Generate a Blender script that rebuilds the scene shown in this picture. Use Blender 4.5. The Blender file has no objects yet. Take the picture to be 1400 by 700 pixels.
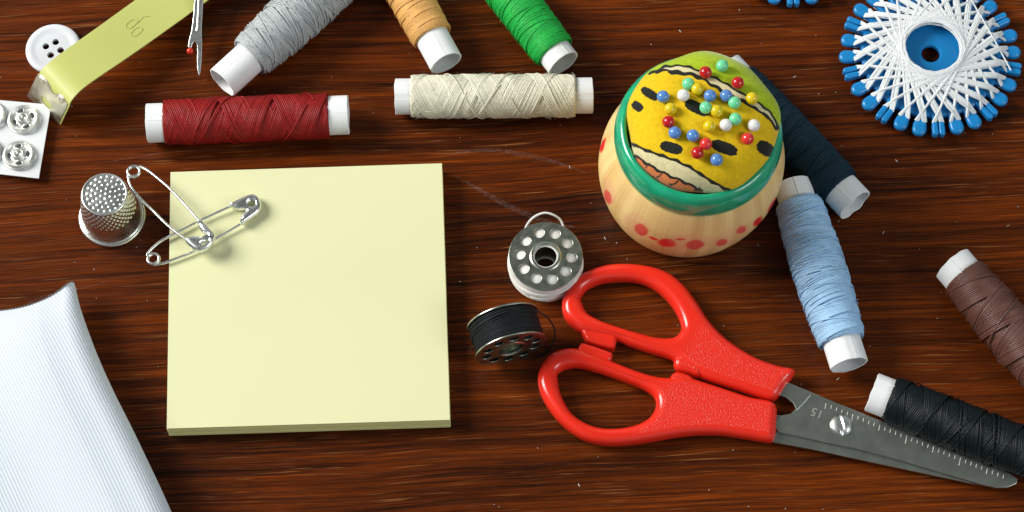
import bpy, math, random
import numpy as np
from mathutils import Vector

# ------------------------------------------------------------------ basics
S = 0.01                                  # everything below is measured in centimetres
rnd = random.Random(7)
rng = np.random.default_rng(7)
scn = bpy.context.scene
COL = scn.collection

F, TILT, DIST = 3500.0, 0.397, 71.35      # lens in pixels of a 1400 wide frame, tilt off the vertical, distance
CAM = np.array([0, -DIST * math.sin(TILT), DIST * math.cos(TILT)])
FW = -CAM / np.linalg.norm(CAM)
RT = np.array([1.0, 0, 0])
UP = np.cross(RT, FW)

def at(px, py, z=0.0):
    """point of the height z seen at a photograph coordinate (cm)"""
    d = FW + RT * (px - 700) / F + UP * (350 - py) / F
    k = (z - CAM[2]) / d[2]
    return CAM + d * k

def seen(P):
    d = np.asarray(P) - CAM
    z = d @ FW
    return 700 + F * (d @ RT) / z, 350 - F * (d @ UP) / z

# ------------------------------------------------------------------ materials
def mat(name, color, rough=0.5, metal=0.0, spec=0.5, coat=0.0, sheen=0.0, bump=None, vary=None,
        attr=None, stretch=(1, 1, 1), sss=0.0, coat_rough=0.1, rough_vary=None, trans=0.0):
    m = bpy.data.materials.new(name); m.use_nodes = True
    nt = m.node_tree; N, L = nt.nodes, nt.links
    b = N['Principled BSDF']
    b.inputs['Base Color'].default_value = (*color, 1)
    b.inputs['Roughness'].default_value = rough
    b.inputs['Metallic'].default_value = metal
    b.inputs['Specular IOR Level'].default_value = spec
    b.inputs['Coat Weight'].default_value = coat
    b.inputs['Coat Roughness'].default_value = coat_rough
    b.inputs['Sheen Weight'].default_value = sheen
    b.inputs['Sheen Roughness'].default_value = 0.4
    if sss:
        b.inputs['Subsurface Weight'].default_value = sss
        b.inputs['Subsurface Radius'].default_value = (0.002, 0.0015, 0.001)
        b.inputs['Subsurface Scale'].default_value = 0.6
    tc = N.new('ShaderNodeTexCoord'); mp = N.new('ShaderNodeMapping')
    mp.inputs['Scale'].default_value = stretch
    L.new(tc.outputs['Object'], mp.inputs['Vector'])
    base = None
    if attr:
        a = N.new('ShaderNodeAttribute'); a.attribute_name = attr; base = a.outputs['Color']
    if vary:                               # (scale, amount): the colour goes up and down by the amount
        n = N.new('ShaderNodeTexNoise'); n.inputs['Scale'].default_value = vary[0]; n.inputs['Detail'].default_value = 5
        L.new(mp.outputs['Vector'], n.inputs['Vector'])
        r = N.new('ShaderNodeMapRange'); r.inputs['From Min'].default_value = 0.3; r.inputs['From Max'].default_value = 0.7
        r.inputs['To Min'].default_value = 1 - vary[1]; r.inputs['To Max'].default_value = 1 + vary[1]
        L.new(n.outputs['Fac'], r.inputs['Value'])
        x = N.new('ShaderNodeMix'); x.data_type = 'RGBA'; x.blend_type = 'MULTIPLY'; x.inputs['Factor'].default_value = 1
        x.clamp_result = False
        if base: L.new(base, x.inputs['A'])
        else: x.inputs['A'].default_value = (*color, 1)
        L.new(r.outputs['Result'], x.inputs['B']); base = x.outputs['Result']
    if base: L.new(base, b.inputs['Base Color'])
    if rough_vary:
        n = N.new('ShaderNodeTexNoise'); n.inputs['Scale'].default_value = rough_vary[0]; n.inputs['Detail'].default_value = 4
        L.new(mp.outputs['Vector'], n.inputs['Vector'])
        r = N.new('ShaderNodeMapRange'); r.inputs['To Min'].default_value = rough - rough_vary[1]; r.inputs['To Max'].default_value = rough + rough_vary[1]
        r.inputs['From Min'].default_value = 0.3; r.inputs['From Max'].default_value = 0.7
        L.new(n.outputs['Fac'], r.inputs['Value']); L.new(r.outputs['Result'], b.inputs['Roughness'])
    if bump:                               # (scale, strength, distance in m)
        n = N.new('ShaderNodeTexNoise'); n.inputs['Scale'].default_value = bump[0]; n.inputs['Detail'].default_value = 3
        L.new(mp.outputs['Vector'], n.inputs['Vector'])
        k = N.new('ShaderNodeBump'); k.inputs['Strength'].default_value = bump[1]; k.inputs['Distance'].default_value = bump[2]
        L.new(n.outputs['Fac'], k.inputs['Height']); L.new(k.outputs['Normal'], b.inputs['Normal'])
    return m

def srgb(r, g, b):
    f = lambda c: c / 12.92 if c <= 0.04045 else ((c + 0.055) / 1.055) ** 2.4
    return tuple(f(v / 255) for v in (r, g, b))

def wood_table():
    m = bpy.data.materials.new('dark lacquered wood'); m.use_nodes = True
    nt = m.node_tree; N, L = nt.nodes, nt.links
    b = N['Principled BSDF']
    tc = N.new('ShaderNodeTexCoord')
    rot = N.new('ShaderNodeMapping'); rot.inputs['Rotation'].default_value = (0, 0, math.radians(-2.8))
    L.new(tc.outputs['Object'], rot.inputs['Vector'])
    # a slow waver of the grain
    wv = N.new('ShaderNodeTexNoise'); wv.inputs['Scale'].default_value = 9; wv.inputs['Detail'].default_value = 2
    L.new(rot.outputs['Vector'], wv.inputs['Vector'])
    wa = N.new('ShaderNodeVectorMath'); wa.operation = 'MULTIPLY_ADD'
    wa.inputs[1].default_value = (0, 0.008, 0); L.new(wv.outputs['Color'], wa.inputs[0]); L.new(rot.outputs['Vector'], wa.inputs[2])
    def noise(sx, sy, detail, rough=0.55, off=0.0, dist=0.0):
        mp = N.new('ShaderNodeMapping'); mp.inputs['Scale'].default_value = (sx, sy, 1); mp.inputs['Location'].default_value = (off, off * 1.7, 0)
        L.new(wa.outputs['Vector'], mp.inputs['Vector'])
        n = N.new('ShaderNodeTexNoise'); n.inputs['Scale'].default_value = 1; n.inputs['Detail'].default_value = detail
        n.inputs['Roughness'].default_value = rough; n.inputs['Distortion'].default_value = dist
        L.new(mp.outputs['Vector'], n.inputs['Vector']); return n.outputs['Fac']
    def math_(op, a, c):
        n = N.new('ShaderNodeMath'); n.operation = op
        for i, v in enumerate((a, c)):
            if hasattr(v, 'links'): L.new(v, n.inputs[i])
            else: n.inputs[i].default_value = v
        return n.outputs[0]
    def rng_(v, a, c, lo=0.0, hi=1.0):
        n = N.new('ShaderNodeMapRange'); n.inputs['From Min'].default_value = a; n.inputs['From Max'].default_value = c
        n.inputs['To Min'].default_value = lo; n.inputs['To Max'].default_value = hi
        L.new(v, n.inputs['Value']); return n.outputs['Result']
    big = noise(5, 30, 3, off=3.1)
    band = noise(6, 260, 5, 0.62, off=1.3, dist=0.1)
    mid = noise(15, 900, 5, 0.65, off=9.1)
    fib = noise(60, 3200, 3, 0.65, off=7.7)
    v = math_('ADD', math_('ADD', math_('MULTIPLY', big, 0.22), math_('MULTIPLY', band, 0.26)), math_('ADD', math_('MULTIPLY', mid, 0.26), math_('MULTIPLY', fib, 0.26)))
    rp = N.new('ShaderNodeValToRGB'); L.new(v, rp.inputs['Fac'])
    e = rp.color_ramp.elements
    e[0].position = 0.385; e[0].color = (0.0085, 0.0026, 0.0012, 1)
    e[1].position = 0.63; e[1].color = (0.275, 0.052, 0.0032, 1)
    for p, c in ((0.44, (0.026, 0.0058, 0.0016)), (0.495, (0.070, 0.0135, 0.0020)), (0.555, (0.135, 0.0250, 0.0022))):
        q = e.new(p); q.color = (*c, 1)
    pores = math_('MULTIPLY', rng_(noise(48, 1900, 2, 0.5, off=12.3), 0.61, 0.70), rng_(noise(30, 160, 2, off=5.0), 0.40, 0.62))
    mx = N.new('ShaderNodeMix'); mx.data_type = 'RGBA'
    L.new(math_('MULTIPLY', pores, 0.6), mx.inputs['Factor']); L.new(rp.outputs['Color'], mx.inputs['A'])
    mx.inputs['B'].default_value = (0.36, 0.15, 0.048, 1)
    dark = rng_(noise(60, 1500, 2, 0.5, off=22.0), 0.60, 0.74)
    m2 = N.new('ShaderNodeMix'); m2.data_type = 'RGBA'
    L.new(math_('MULTIPLY', dark, 0.6), m2.inputs['Factor']); L.new(mx.outputs['Result'], m2.inputs['A'])
    m2.inputs['B'].default_value = (0.012, 0.004, 0.0025, 1)
    L.new(m2.outputs['Result'], b.inputs['Base Color'])
    L.new(rng_(noise(40, 900, 3, off=2.2), 0.3, 0.7, 0.22, 0.40), b.inputs['Roughness'])
    b.inputs['Specular IOR Level'].default_value = 0.14
    b.inputs['Coat Weight'].default_value = 0.06; b.inputs['Coat Roughness'].default_value = 0.12
    k = N.new('ShaderNodeBump'); k.inputs['Strength'].default_value = 0.35; k.inputs['Distance'].default_value = 0.00012
    L.new(fib, k.inputs['Height']); L.new(k.outputs['Normal'], b.inputs['Normal'])
    return m

# ------------------------------------------------------------------ mesh collecting
class MB:
    def __init__(s): s.v = []; s.f = []; s.n = 0
    def add(s, v, f):
        v = np.asarray(v, float).reshape(-1, 3)
        s.v.append(v)
        f = np.asarray(f)
        if f.ndim == 2: s.f += (f + s.n).tolist()
        s.n += len(v); return s
    def faces(s, v, fl):
        v = np.asarray(v, float); s.v.append(v)
        s.f += [[i + s.n for i in q] for q in fl]; s.n += len(v); return s
    def mesh(s, m, origin, smooth=True, sharp=40):
        v = (np.concatenate(s.v) - np.asarray(origin)) * S
        me = bpy.data.meshes.new('m'); me.from_pydata(v.tolist(), [], s.f)
        finish(me, m, smooth, sharp); return me

def finish(me, m, smooth=True, sharp=40):
    me.materials.clear(); me.materials.append(m)
    if smooth:
        me.polygons.foreach_set('use_smooth', [True] * len(me.polygons))
        if sharp: me.set_sharp_from_angle(angle=math.radians(sharp))
    me.update()

def thing(name, label, cat, loc, group=None):
    o = bpy.data.objects.new(name, None); COL.objects.link(o)
    o.empty_display_size = 0.005
    o.location = tuple(np.asarray(loc) * S)
    o['label'] = label; o['category'] = cat
    if group: o['group'] = group
    o['_o'] = [float(x) for x in loc]
    return o

def org(p):
    while p.parent is not None and '_o' not in p: p = p.parent
    return np.array(p['_o'])

def part(name, mb, m, parent, smooth=True, sharp=40, label=None):
    o0 = org(parent)
    me = mb.mesh(m, o0, smooth, sharp) if isinstance(mb, MB) else mb
    me.name = name
    o = bpy.data.objects.new(name, me); COL.objects.link(o); o.parent = parent
    if label: o['label'] = label
    return o

def single(name, label, cat, mb, m, loc=(0, 0, 0), group=None, kind=None, smooth=True, sharp=40):
    me = mb.mesh(m, loc, smooth, sharp); me.name = name
    o = bpy.data.objects.new(name, me); COL.objects.link(o); o.location = tuple(np.asarray(loc, float) * S)
    if label: o['label'] = label
    if cat: o['category'] = cat
    if group: o['group'] = group
    if kind: o['kind'] = kind
    o['_o'] = [float(x) for x in loc]
    return o

def grid_faces(nu, nv, wrap_u=False, wrap_v=False):
    """vertices are indexed i * nv + j"""
    iu = np.arange(nu if wrap_u else nu - 1); jv = np.arange(nv if wrap_v else nv - 1)
    I, J = np.meshgrid(iu, jv, indexing='ij')
    I2, J2 = (I + 1) % nu, (J + 1) % nv
    return np.stack([I * nv + J, I2 * nv + J, I2 * nv + J2, I * nv + J2], -1).reshape(-1, 4)

def smooth_path(pts, n=12, closed=False):
    P = np.asarray(pts, float)
    k = len(P); out = []
    idx = range(k) if closed else range(k - 1)
    g = (lambda i: P[i % k]) if closed else (lambda i: P[min(max(i, 0), k - 1)])
    for i in idx:
        a, b, c, d = g(i - 1), g(i), g(i + 1), g(i + 2)
        for t in np.arange(n) / n:
            out.append(0.5 * ((2 * b) + (c - a) * t + (2 * a - 5 * b + 4 * c - d) * t * t + (3 * b - a - 3 * c + d) * t ** 3))
    if not closed: out.append(P[-1])
    return np.array(out)

def tube(mb, pts, r, sides=8, closed=False, caps=True):
    P = np.asarray(pts, float); n = len(P)
    T = np.roll(P, -1, 0) - np.roll(P, 1, 0)
    if not closed: T[0] = P[1] - P[0]; T[-1] = P[-1] - P[-2]
    T /= np.linalg.norm(T, axis=1)[:, None] + 1e-12
    a = np.array([0, 0, 1.0]) if abs(T[0][2]) < 0.9 else np.array([1.0, 0, 0])
    nn = np.cross(T[0], a); nn /= np.linalg.norm(nn)
    Ns = []
    for t in T:
        nn = nn - t * (nn @ t); nn /= np.linalg.norm(nn) + 1e-12; Ns.append(nn)
    Ns = np.array(Ns); Bs = np.cross(T, Ns)
    R = np.broadcast_to(np.asarray(r, float), (n,))
    ang = np.arange(sides) * 2 * math.pi / sides
    V = P[:, None] + R[:, None, None] * (np.cos(ang)[None, :, None] * Ns[:, None] + np.sin(ang)[None, :, None] * Bs[:, None])
    f = grid_faces(n, sides, closed, True).tolist()
    if caps and not closed:
        f.append(list(range(sides))[::-1]); f.append([(n - 1) * sides + j for j in range(sides)])
    mb.faces(V.reshape(-1, 3), f); return mb

def lathe(mb, prof, c, n=64, closed=False, axis=None):
    """prof: (r, h) pairs; c: foot of the axis"""
    prof = np.asarray(prof, float); c = np.asarray(c, float)
    if axis is None: ax, u, v = np.array([0, 0, 1.0]), np.array([1.0, 0, 0]), np.array([0, 1.0, 0])
    else:
        ax = np.asarray(axis, float); ax /= np.linalg.norm(ax)
        t = np.array([0, 0, 1.0]) if abs(ax[2]) < 0.9 else np.array([1.0, 0, 0])
        u = np.cross(t, ax); u /= np.linalg.norm(u); v = np.cross(ax, u)
    a = np.arange(n) * 2 * math.pi / n
    V = c + prof[:, None, 1, None] * ax + prof[:, None, 0, None] * (np.cos(a)[None, :, None] * u + np.sin(a)[None, :, None] * v)
    mb.add(V.reshape(-1, 3), grid_faces(len(prof), n, closed, True)); return mb

def ball(mb, c, r, n=16, sc=(1, 1, 1)):
    th = np.linspace(0, math.pi, n + 1)
    V = np.stack([np.outer(np.sin(th), np.cos(np.arange(2 * n) * math.pi / n)) * sc[0],
                  np.outer(np.sin(th), np.sin(np.arange(2 * n) * math.pi / n)) * sc[1],
                  np.outer(np.cos(th), np.ones(2 * n)) * sc[2]], -1) * r + np.asarray(c)
    mb.add(V.reshape(-1, 3), grid_faces(n + 1, 2 * n, False, True)[:, ::-1]); return mb

def plate(outline, holes, z0, z1, bevel, m, origin, res=3, sharp=50, post=None):
    """a solid cut to an outline (cm, table plane), with holes and rounded edges"""
    cu = bpy.data.curves.new('c', 'CURVE'); cu.dimensions = '2D'; cu.fill_mode = 'BOTH'
    cu.extrude = max((z1 - z0) / 2 - bevel, 0.0005); cu.bevel_depth = bevel; cu.bevel_resolution = res; cu.offset = -bevel
    for loop in [outline] + list(holes):
        sp = cu.splines.new('POLY'); sp.points.add(len(loop) - 1); sp.use_cyclic_u = True
        for p, q in zip(sp.points, loop): p.co = (q[0], q[1], 0, 1)
    o = bpy.data.objects.new('c', cu); COL.objects.link(o)
    bpy.context.view_layer.update()
    me = bpy.data.meshes.new_from_object(o.evaluated_get(bpy.context.evaluated_depsgraph_get()))
    bpy.data.objects.remove(o); bpy.data.curves.remove(cu)
    n = len(me.vertices); v = np.empty(n * 3); me.vertices.foreach_get('co', v); v = v.reshape(-1, 3)
    v[:, 2] += (z0 + z1) / 2
    if post is not None: v = post(v)
    v = (v - np.asarray(origin)) * S
    me.vertices.foreach_set('co', v.reshape(-1)); finish(me, m, True, sharp)
    return me

def px_loop(pts, z, ox=0, oy=0, k=1.0, n=8, closed=True):
    """photograph outline -> smooth loop in the table plane at height z"""
    P = [at(ox + p[0] / k, oy + p[1] / k, z)[:2] for p in pts]
    return smooth_path(P, n, closed) if n > 1 else np.array(P)

def even(P, step):
    Q = np.vstack([P, P[:1]]); d = np.r_[0, np.cumsum(np.hypot(*np.diff(Q, axis=0).T))]; n = int(d[-1] / step)
    q = np.arange(n) * d[-1] / n; return np.stack([np.interp(q, d, Q[:, 0]), np.interp(q, d, Q[:, 1])], 1)

def circle2(c, r, n=28, a0=0.0, sx=1.0):
    a = a0 + np.arange(n) * 2 * math.pi / n
    return np.stack([c[0] + r * np.cos(a) * sx, c[1] + r * np.sin(a)], -1)

def paint(me, cols):
    a = me.color_attributes.new('paint', 'FLOAT_COLOR', 'POINT')
    a.data.foreach_set('color', np.concatenate([cols, np.ones((len(cols), 1))], 1).astype(np.float32).reshape(-1))

def inside(px, py, poly):
    r = np.zeros(len(px), bool); P = np.asarray(poly, float); j = len(P) - 1
    for i in range(len(P)):
        xi, yi, xj, yj = P[i][0], P[i][1], P[j][0], P[j][1]
        if yi != yj:
            c = ((yi > py) != (yj > py)) & (px < (xj - xi) * (py - yi) / (yj - yi) + xi)
            r ^= c
        j = i
    return r

def dist_line(px, py, line):
    d = np.full(len(px), 1e9); P = np.asarray(line, float)
    for a, b in zip(P[:-1], P[1:]):
        ab = b - a; t = np.clip(((px - a[0]) * ab[0] + (py - a[1]) * ab[1]) / (ab @ ab + 1e-9), 0, 1)
        d = np.minimum(d, np.hypot(px - a[0] - t * ab[0], py - a[1] - t * ab[1]))
    return d

# ------------------------------------------------------------------ materials in use
M_paper = mat('white paper tube', (0.80, 0.825, 0.835), 0.7, spec=0.25, vary=(180, 0.03), bump=(900, 0.15, 0.0002))
M_steel = mat('nickel plated steel', (0.82, 0.84, 0.82), 0.27, 1.0, rough_vary=(300, 0.05))
M_dull = mat('dull stamped steel', (0.52, 0.54, 0.50), 0.33, 1.0, rough_vary=(400, 0.06))
M_blade = mat('scissor steel', (0.44, 0.475, 0.43), 0.36, 1.0, rough_vary=(250, 0.03))
M_brass = mat('tarnished clip metal', (0.82, 0.78, 0.62), 0.42, 1.0, rough_vary=(500, 0.1), vary=(600, 0.1))
M_white = mat('white plastic', (0.72, 0.755, 0.80), 0.30, spec=0.5, sss=0.1)
M_blue = mat('blue plastic', (0.010, 0.225, 0.56), 0.28, spec=0.5, coat=0.1)

# ------------------------------------------------------------------ the table
mb = MB()
mb.add([(-45, -32, 0), (45, -32, 0), (45, 34, 0), (-45, 34, 0), (-45, -32, -2.5), (45, -32, -2.5), (45, 34, -2.5), (-45, 34, -2.5)],
       [(0, 1, 2, 3), (7, 6, 5, 4), (0, 4, 5, 1), (1, 5, 6, 2), (2, 6, 7, 3), (3, 7, 4, 0)])
table = single('table', None, None, mb, wood_table(), kind='structure', smooth=False)

# faint scuffs across the lacquer
M_scuff = bpy.data.materials.new('scuffed lacquer'); M_scuff.use_nodes = True
_nt = M_scuff.node_tree; _b = _nt.nodes['Principled BSDF']
_b.inputs['Base Color'].default_value = (0.42, 0.36, 0.34, 1); _b.inputs['Roughness'].default_value = 0.6
_tc = _nt.nodes.new('ShaderNodeTexCoord'); _n = _nt.nodes.new('ShaderNodeTexNoise'); _n.inputs['Scale'].default_value = 700; _n.inputs['Detail'].default_value = 4
_r = _nt.nodes.new('ShaderNodeMapRange'); _r.inputs['From Min'].default_value = 0.35; _r.inputs['From Max'].default_value = 0.75; _r.inputs['To Max'].default_value = 0.13
_nt.links.new(_tc.outputs['Object'], _n.inputs['Vector']); _nt.links.new(_n.outputs['Fac'], _r.inputs['Value']); _nt.links.new(_r.outputs['Result'], _b.inputs['Alpha'])
mb = MB()
for line, w in (([(128, 224), (180, 216), (240, 207), (330, 204), (420, 200)], 0.05), ([(610, 212), (660, 205), (710, 210), (760, 222), (800, 236)], 0.14),
                ([(622, 240), (660, 262), (700, 284), (740, 300), (790, 312)], 0.16), ([(20, 425), (60, 405), (120, 392), (150, 384)], 0.05)):
    P = smooth_path([at(x, y)[:2] for x, y in line], 8)
    T = np.gradient(P, axis=0); T /= np.linalg.norm(T, axis=1)[:, None]; Nn = np.stack([-T[:, 1], T[:, 0]], 1)
    ww = w * np.sin(np.linspace(0.15, math.pi - 0.15, len(P)))[:, None] / 2
    A = np.c_[P + Nn * ww, np.full(len(P), 0.004)]; B = np.c_[P - Nn * ww, np.full(len(P), 0.004)]
    mb.add(np.stack([A, B], 1).reshape(-1, 3), grid_faces(len(P), 2)[:, ::-1])
sc = part('scuff', mb, M_scuff, table, False)

# dust on the lacquer
mb = MB()
for i in range(120):
    x, y = rnd.uniform(0, 1400), rnd.uniform(0, 700)
    p = at(x, y, 0.012); a = rnd.uniform(0, math.pi); l = rnd.choice((0.010, 0.012, 0.015, 0.02, 0.045)); w = rnd.uniform(0.007, 0.013)
    d = np.array([math.cos(a), math.sin(a), 0]); n = np.array([-d[1], d[0], 0])
    mb.add([p - d * l - n * w, p + d * l - n * w, p + d * l + n * w, p - d * l + n * w, p + (0, 0, 0.015), p - (0, 0, 0.01)],
           [(0, 1, 4), (1, 2, 4), (2, 3, 4), (3, 0, 4), (1, 0, 5), (2, 1, 5), (3, 2, 5), (0, 3, 5)])
single('dust', 'pale dust specks and lint scattered over the dark wood', 'dust', mb, mat('lint', (0.55, 0.52, 0.48), 0.9), kind='stuff')

# ------------------------------------------------------------------ note pad
def note_pad():
    z = 0.6
    q = [at(*p, z)[:2] for p in ((233, 235), (604, 223), (615, 574), (228, 586))]
    c = np.mean(q, 0)
    t = thing('note_pad', 'square pad of blank pale yellow sticky notes lying on the table', 'note pad', (*c, 0))
    q = np.array(q)
    m = mat('pale yellow note paper', (0.72, 0.725, 0.435), 0.85, spec=0.15, vary=(22, 0.018), bump=(1600, 0.12, 0.00008), sheen=0.1)
    # the block: layered sheet edges, every sheet a little out of line
    mb = MB(); ns = 26; zz = np.linspace(0.0, z - 0.02, ns + 1)
    rows = []
    for i in range(ns):
        off = np.array([rnd.gauss(0, 0.006), rnd.gauss(0, 0.006)])
        sh = c + (q - c) * (1 - 0.0012 * rnd.random()) + off
        rows.append(np.c_[sh, np.full(4, zz[i] + 0.0005)]); rows.append(np.c_[sh, np.full(4, zz[i + 1] - 0.0035)])
    V = np.concatenate(rows); f = grid_faces(len(rows), 4, False, True)[:, ::-1].tolist()
    f.append([0, 1, 2, 3]); k = (len(rows) - 1) * 4; f.append([k + 3, k + 2, k + 1, k])
    mb.faces(V, f)
    me = mat('note pad edge paper', (0.70, 0.66, 0.30), 0.85, spec=0.15)
    part('sheet_stack', mb, me, t, False)
    # top sheet, lifting a hair along its free edge
    mb = MB(); n = 40; u = np.linspace(0, 1, n)
    U, W = np.meshgrid(u, u, indexing='ij')
    P = (q[0][None, None] * ((1 - U) * (1 - W))[..., None] + q[1] * (U * (1 - W))[..., None] + q[2] * (U * W)[..., None] + q[3] * ((1 - U) * W)[..., None])
    zt = z - 0.012 + 0.02 * np.clip((W - 0.75) / 0.25, 0, 1) ** 2 + 0.006 * np.sin(U * 4 + 1) * np.sin(W * 3)
    top = np.concatenate([P, zt[..., None]], -1).reshape(-1, 3); bot = top - (0, 0, 0.009)
    f = grid_faces(n, n)
    mb.add(top, f[:, ::-1]); mb.add(bot, f)
    rim = [i * n for i in range(n)] + [(n - 1) * n + j for j in range(1, n)] + [i * n + n - 1 for i in range(n - 2, -1, -1)] + [j for j in range(n - 2, 0, -1)]
    k = n * n; mb.f += [[a, b, b + k, a + k] for a, b in zip(rim, rim[1:] + rim[:1])]
    part('top_sheet', mb, m, t, True, 30)
note_pad()

# ------------------------------------------------------------------ thread spools
def spool(a_px, b_px, label, color, r_thread, t0, t1, turns, gap, r_tube=0.53, bulge=0.0, sr=None, stray=5, rough=0.55,
          fuzz=500, seed=0, shine=0.3, ragged=0.006, sheen=0.0, cone=0.0, cross=0.0, over=2.0):
    """tube from a to b (centres of its ends in the photograph), thread wound between the fractions t0 and t1"""
    g = np.random.default_rng(100 + seed)
    zc = r_thread + bulge + 0.01
    A, B = at(*a_px, zc), at(*b_px, zc); Lt = np.linalg.norm(B - A); ax = (B - A) / Lt
    side = np.cross((0, 0, 1), ax); up = np.array([0, 0, 1.0])
    base = (A + B) / 2; base[2] = 0
    t = thing('thread_spool', label, 'spool', base, 'spools of sewing thread')
    def P(s, r, th): return A + s[..., None] * ax + (r * np.cos(th))[..., None] * side + (r * np.sin(th))[..., None] * up
    # paper tube
    n = 72; th = np.arange(n) * 2 * math.pi / n
    wave = lambda: sum(g.normal() * np.sin(j * th + g.uniform(0, 6.28)) / j ** 0.7 for j in range(1, 12)) * ragged
    e0, e1 = wave(), wave()
    wall = 0.055; rows = []
    dent = 1 + 0.010 * np.sin(2 * th + seed) + 0.004 * np.sin(3 * th + 2 * seed)
    for s, r in ((0.0, r_tube - wall), (-0.012, r_tube - wall / 2), (0.0, r_tube), (Lt * 0.02, r_tube), (Lt * 0.1, r_tube), (Lt * 0.9, r_tube), (Lt * 0.98, r_tube), (Lt, r_tube), (Lt + 0.012, r_tube - wall / 2), (Lt, r_tube - wall)):
        w = max(0, 1 - s / (Lt * 0.06)) * e0 + max(0, 1 - (Lt - s) / (Lt * 0.06)) * e1
        rows.append(P(s + w * (1 if s < Lt / 2 else 1), np.full(n, r) * dent, th))
    mb = MB(); mb.add(np.concatenate(rows), grid_faces(len(rows), n, True, True)[:, ::-1])
    # the overlap of the rolled paper
    thv = 1.15 + 0.35 * (seed % 3)
    s = np.linspace(0.0, Lt, 12); st = np.stack([P(s, np.full(12, r_tube + 0.004), np.full(12, thv)), P(s, np.full(12, r_tube + 0.016), np.full(12, thv + 0.02)), P(s, np.full(12, r_tube + 0.002), np.full(12, thv + 0.4))], 1)
    mb.add(st.reshape(-1, 3), grid_faces(12, 3)[:, ::-1])
    part('tube', mb, M_paper, t, True, 45)
    # thread
    s0, s1 = t0 * Lt, t1 * Lt; L = s1 - s0
    def prof(s):                            # radius of the wound body
        x = np.clip((s - s0) / L, 0, 1)
        edge = np.clip(np.minimum(x, 1 - x) * L / 0.12, 0, 1)
        return (r_tube + 0.02) + (r_thread - r_tube - 0.02 + bulge * np.sin(np.pi * x) ** 0.8 + cone * (x - 0.5)) * np.sqrt(1 - (1 - edge) ** 2)
    sr = sr or gap * 0.58
    mb = MB()
    ss = np.linspace(s0 - 0.005, s1 + 0.005, 60); n = 48; th = np.arange(n) * 2 * math.pi / n
    mb.add(P(np.repeat(ss, n), np.repeat(prof(ss) - sr * 0.5, n), np.tile(th, 60)), grid_faces(60, n, False, True)[:, ::-1])
    circ = 2 * math.pi * r_thread
    al = math.atan2(circ * turns, L)
    N = max(4, int(round(circ * math.cos(al) / gap)))
    def strand(theta, s, lift, rad):
        r = prof(s) + lift
        C = P(s, r, theta); T = np.gradient(C, axis=0); T /= np.linalg.norm(T, axis=1)[:, None]
        Nn = np.cos(theta)[:, None] * side + np.sin(theta)[:, None] * up
        Bn = np.cross(T, Nn); Bn /= np.linalg.norm(Bn, axis=1)[:, None]
        a = np.arange(6) * math.pi / 3
        V = C[:, None] + rad[:, None, None] * (0.62 * np.cos(a)[None, :, None] * Nn[:, None] + np.sin(a)[None, :, None] * Bn[:, None])
        mb.add(V.reshape(-1, 3), grid_faces(len(C), 6, False, True))
    tot = N * (2 * turns + 1.0 / N); k = int(tot * 26)
    q = np.linspace(0, tot, k); ph = q / (2 * turns + 1.0 / N)       # ph counts double passes
    fr = ph % 1; tri = 1 - np.abs(2 * fr - 1)
    def slow(m, amp):                       # smooth wander along the strand
        x = g.normal(size=m); return np.interp(np.linspace(0, m - 1, k), np.arange(m), x) * amp
    s = s0 + 0.02 + (L - 0.04) * np.clip(tri, 0, 1) + slow(int(tot * 1.3) + 4, gap * (0.10 + cross)) * np.sin(np.pi * np.clip(tri, 0.02, 0.98))
    lift = sr * over * ph / N + slow(int(tot * 2) + 4, sr * 0.12) + slow(int(N) + 3, sr * 0.2)
    strand(2 * math.pi * q + seed, s, lift, np.full(k, sr) * (1 + slow(int(tot) + 4, 0.07)))
    for i in range(stray):                  # a few late wraps over everything at their own slope
        w = turns * g.uniform(0.3, 0.9) + 0.5; kk = int(w * 40) + 20; u = np.linspace(0, 1, kk)
        a, b = sorted(g.uniform(0, 1, 2)); b = max(b, a + 0.25); b = min(b, 1.0)
        ssx = s0 + 0.03 + (L - 0.06) * (a + (b - a) * (u if g.random() < 0.5 else 1 - u))
        strand(2 * math.pi * w * (b - a) * u + g.uniform(0, 6.28), ssx, np.full(kk, sr * (over + 0.6)), np.full(kk, sr * 0.8))
    # loose fibres
    if fuzz:
        m = fuzz; sf = g.uniform(s0, s1, m); tf = g.uniform(-0.6, math.pi + 0.6, m); l = g.gamma(2.0, 0.022, m) + 0.01
        p0 = P(sf, prof(sf) + sr * 0.8, tf)
        nn = np.cos(tf)[:, None] * side + np.sin(tf)[:, None] * up
        tg = ax[None] * g.normal(size=m)[:, None] * 1.0 + np.cross(ax, nn) * g.normal(size=m)[:, None]
        p1 = p0 + (nn * 0.7 + tg * 0.5) * l[:, None] * 0.6; p2 = p1 + (nn * 0.2 + tg * 0.8 + g.normal(size=(m, 3)) * 0.3) * l[:, None] * 0.6
        w = 0.0048
        wv = np.cross(p2 - p0, g.normal(size=(m, 3))); wv /= np.linalg.norm(wv, axis=1)[:, None]; wv *= w
        V = np.stack([p0 - wv, p0 + wv, p1 + wv * 0.8, p1 - wv * 0.8, p2], 1).reshape(-1, 3)
        i = np.arange(m)[:, None] * 5
        mb.faces(V, (i + np.array([0, 1, 2, 3])).tolist() + (i + np.array([3, 2, 4])).tolist())
    mt = mat('thread ' + label.split()[0], color, rough, spec=shine, sheen=sheen, vary=(260, 0.12), bump=(5200, 0.35, 0.0001))
    part('thread', mb, mt, t, True, None)
    return t

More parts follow.
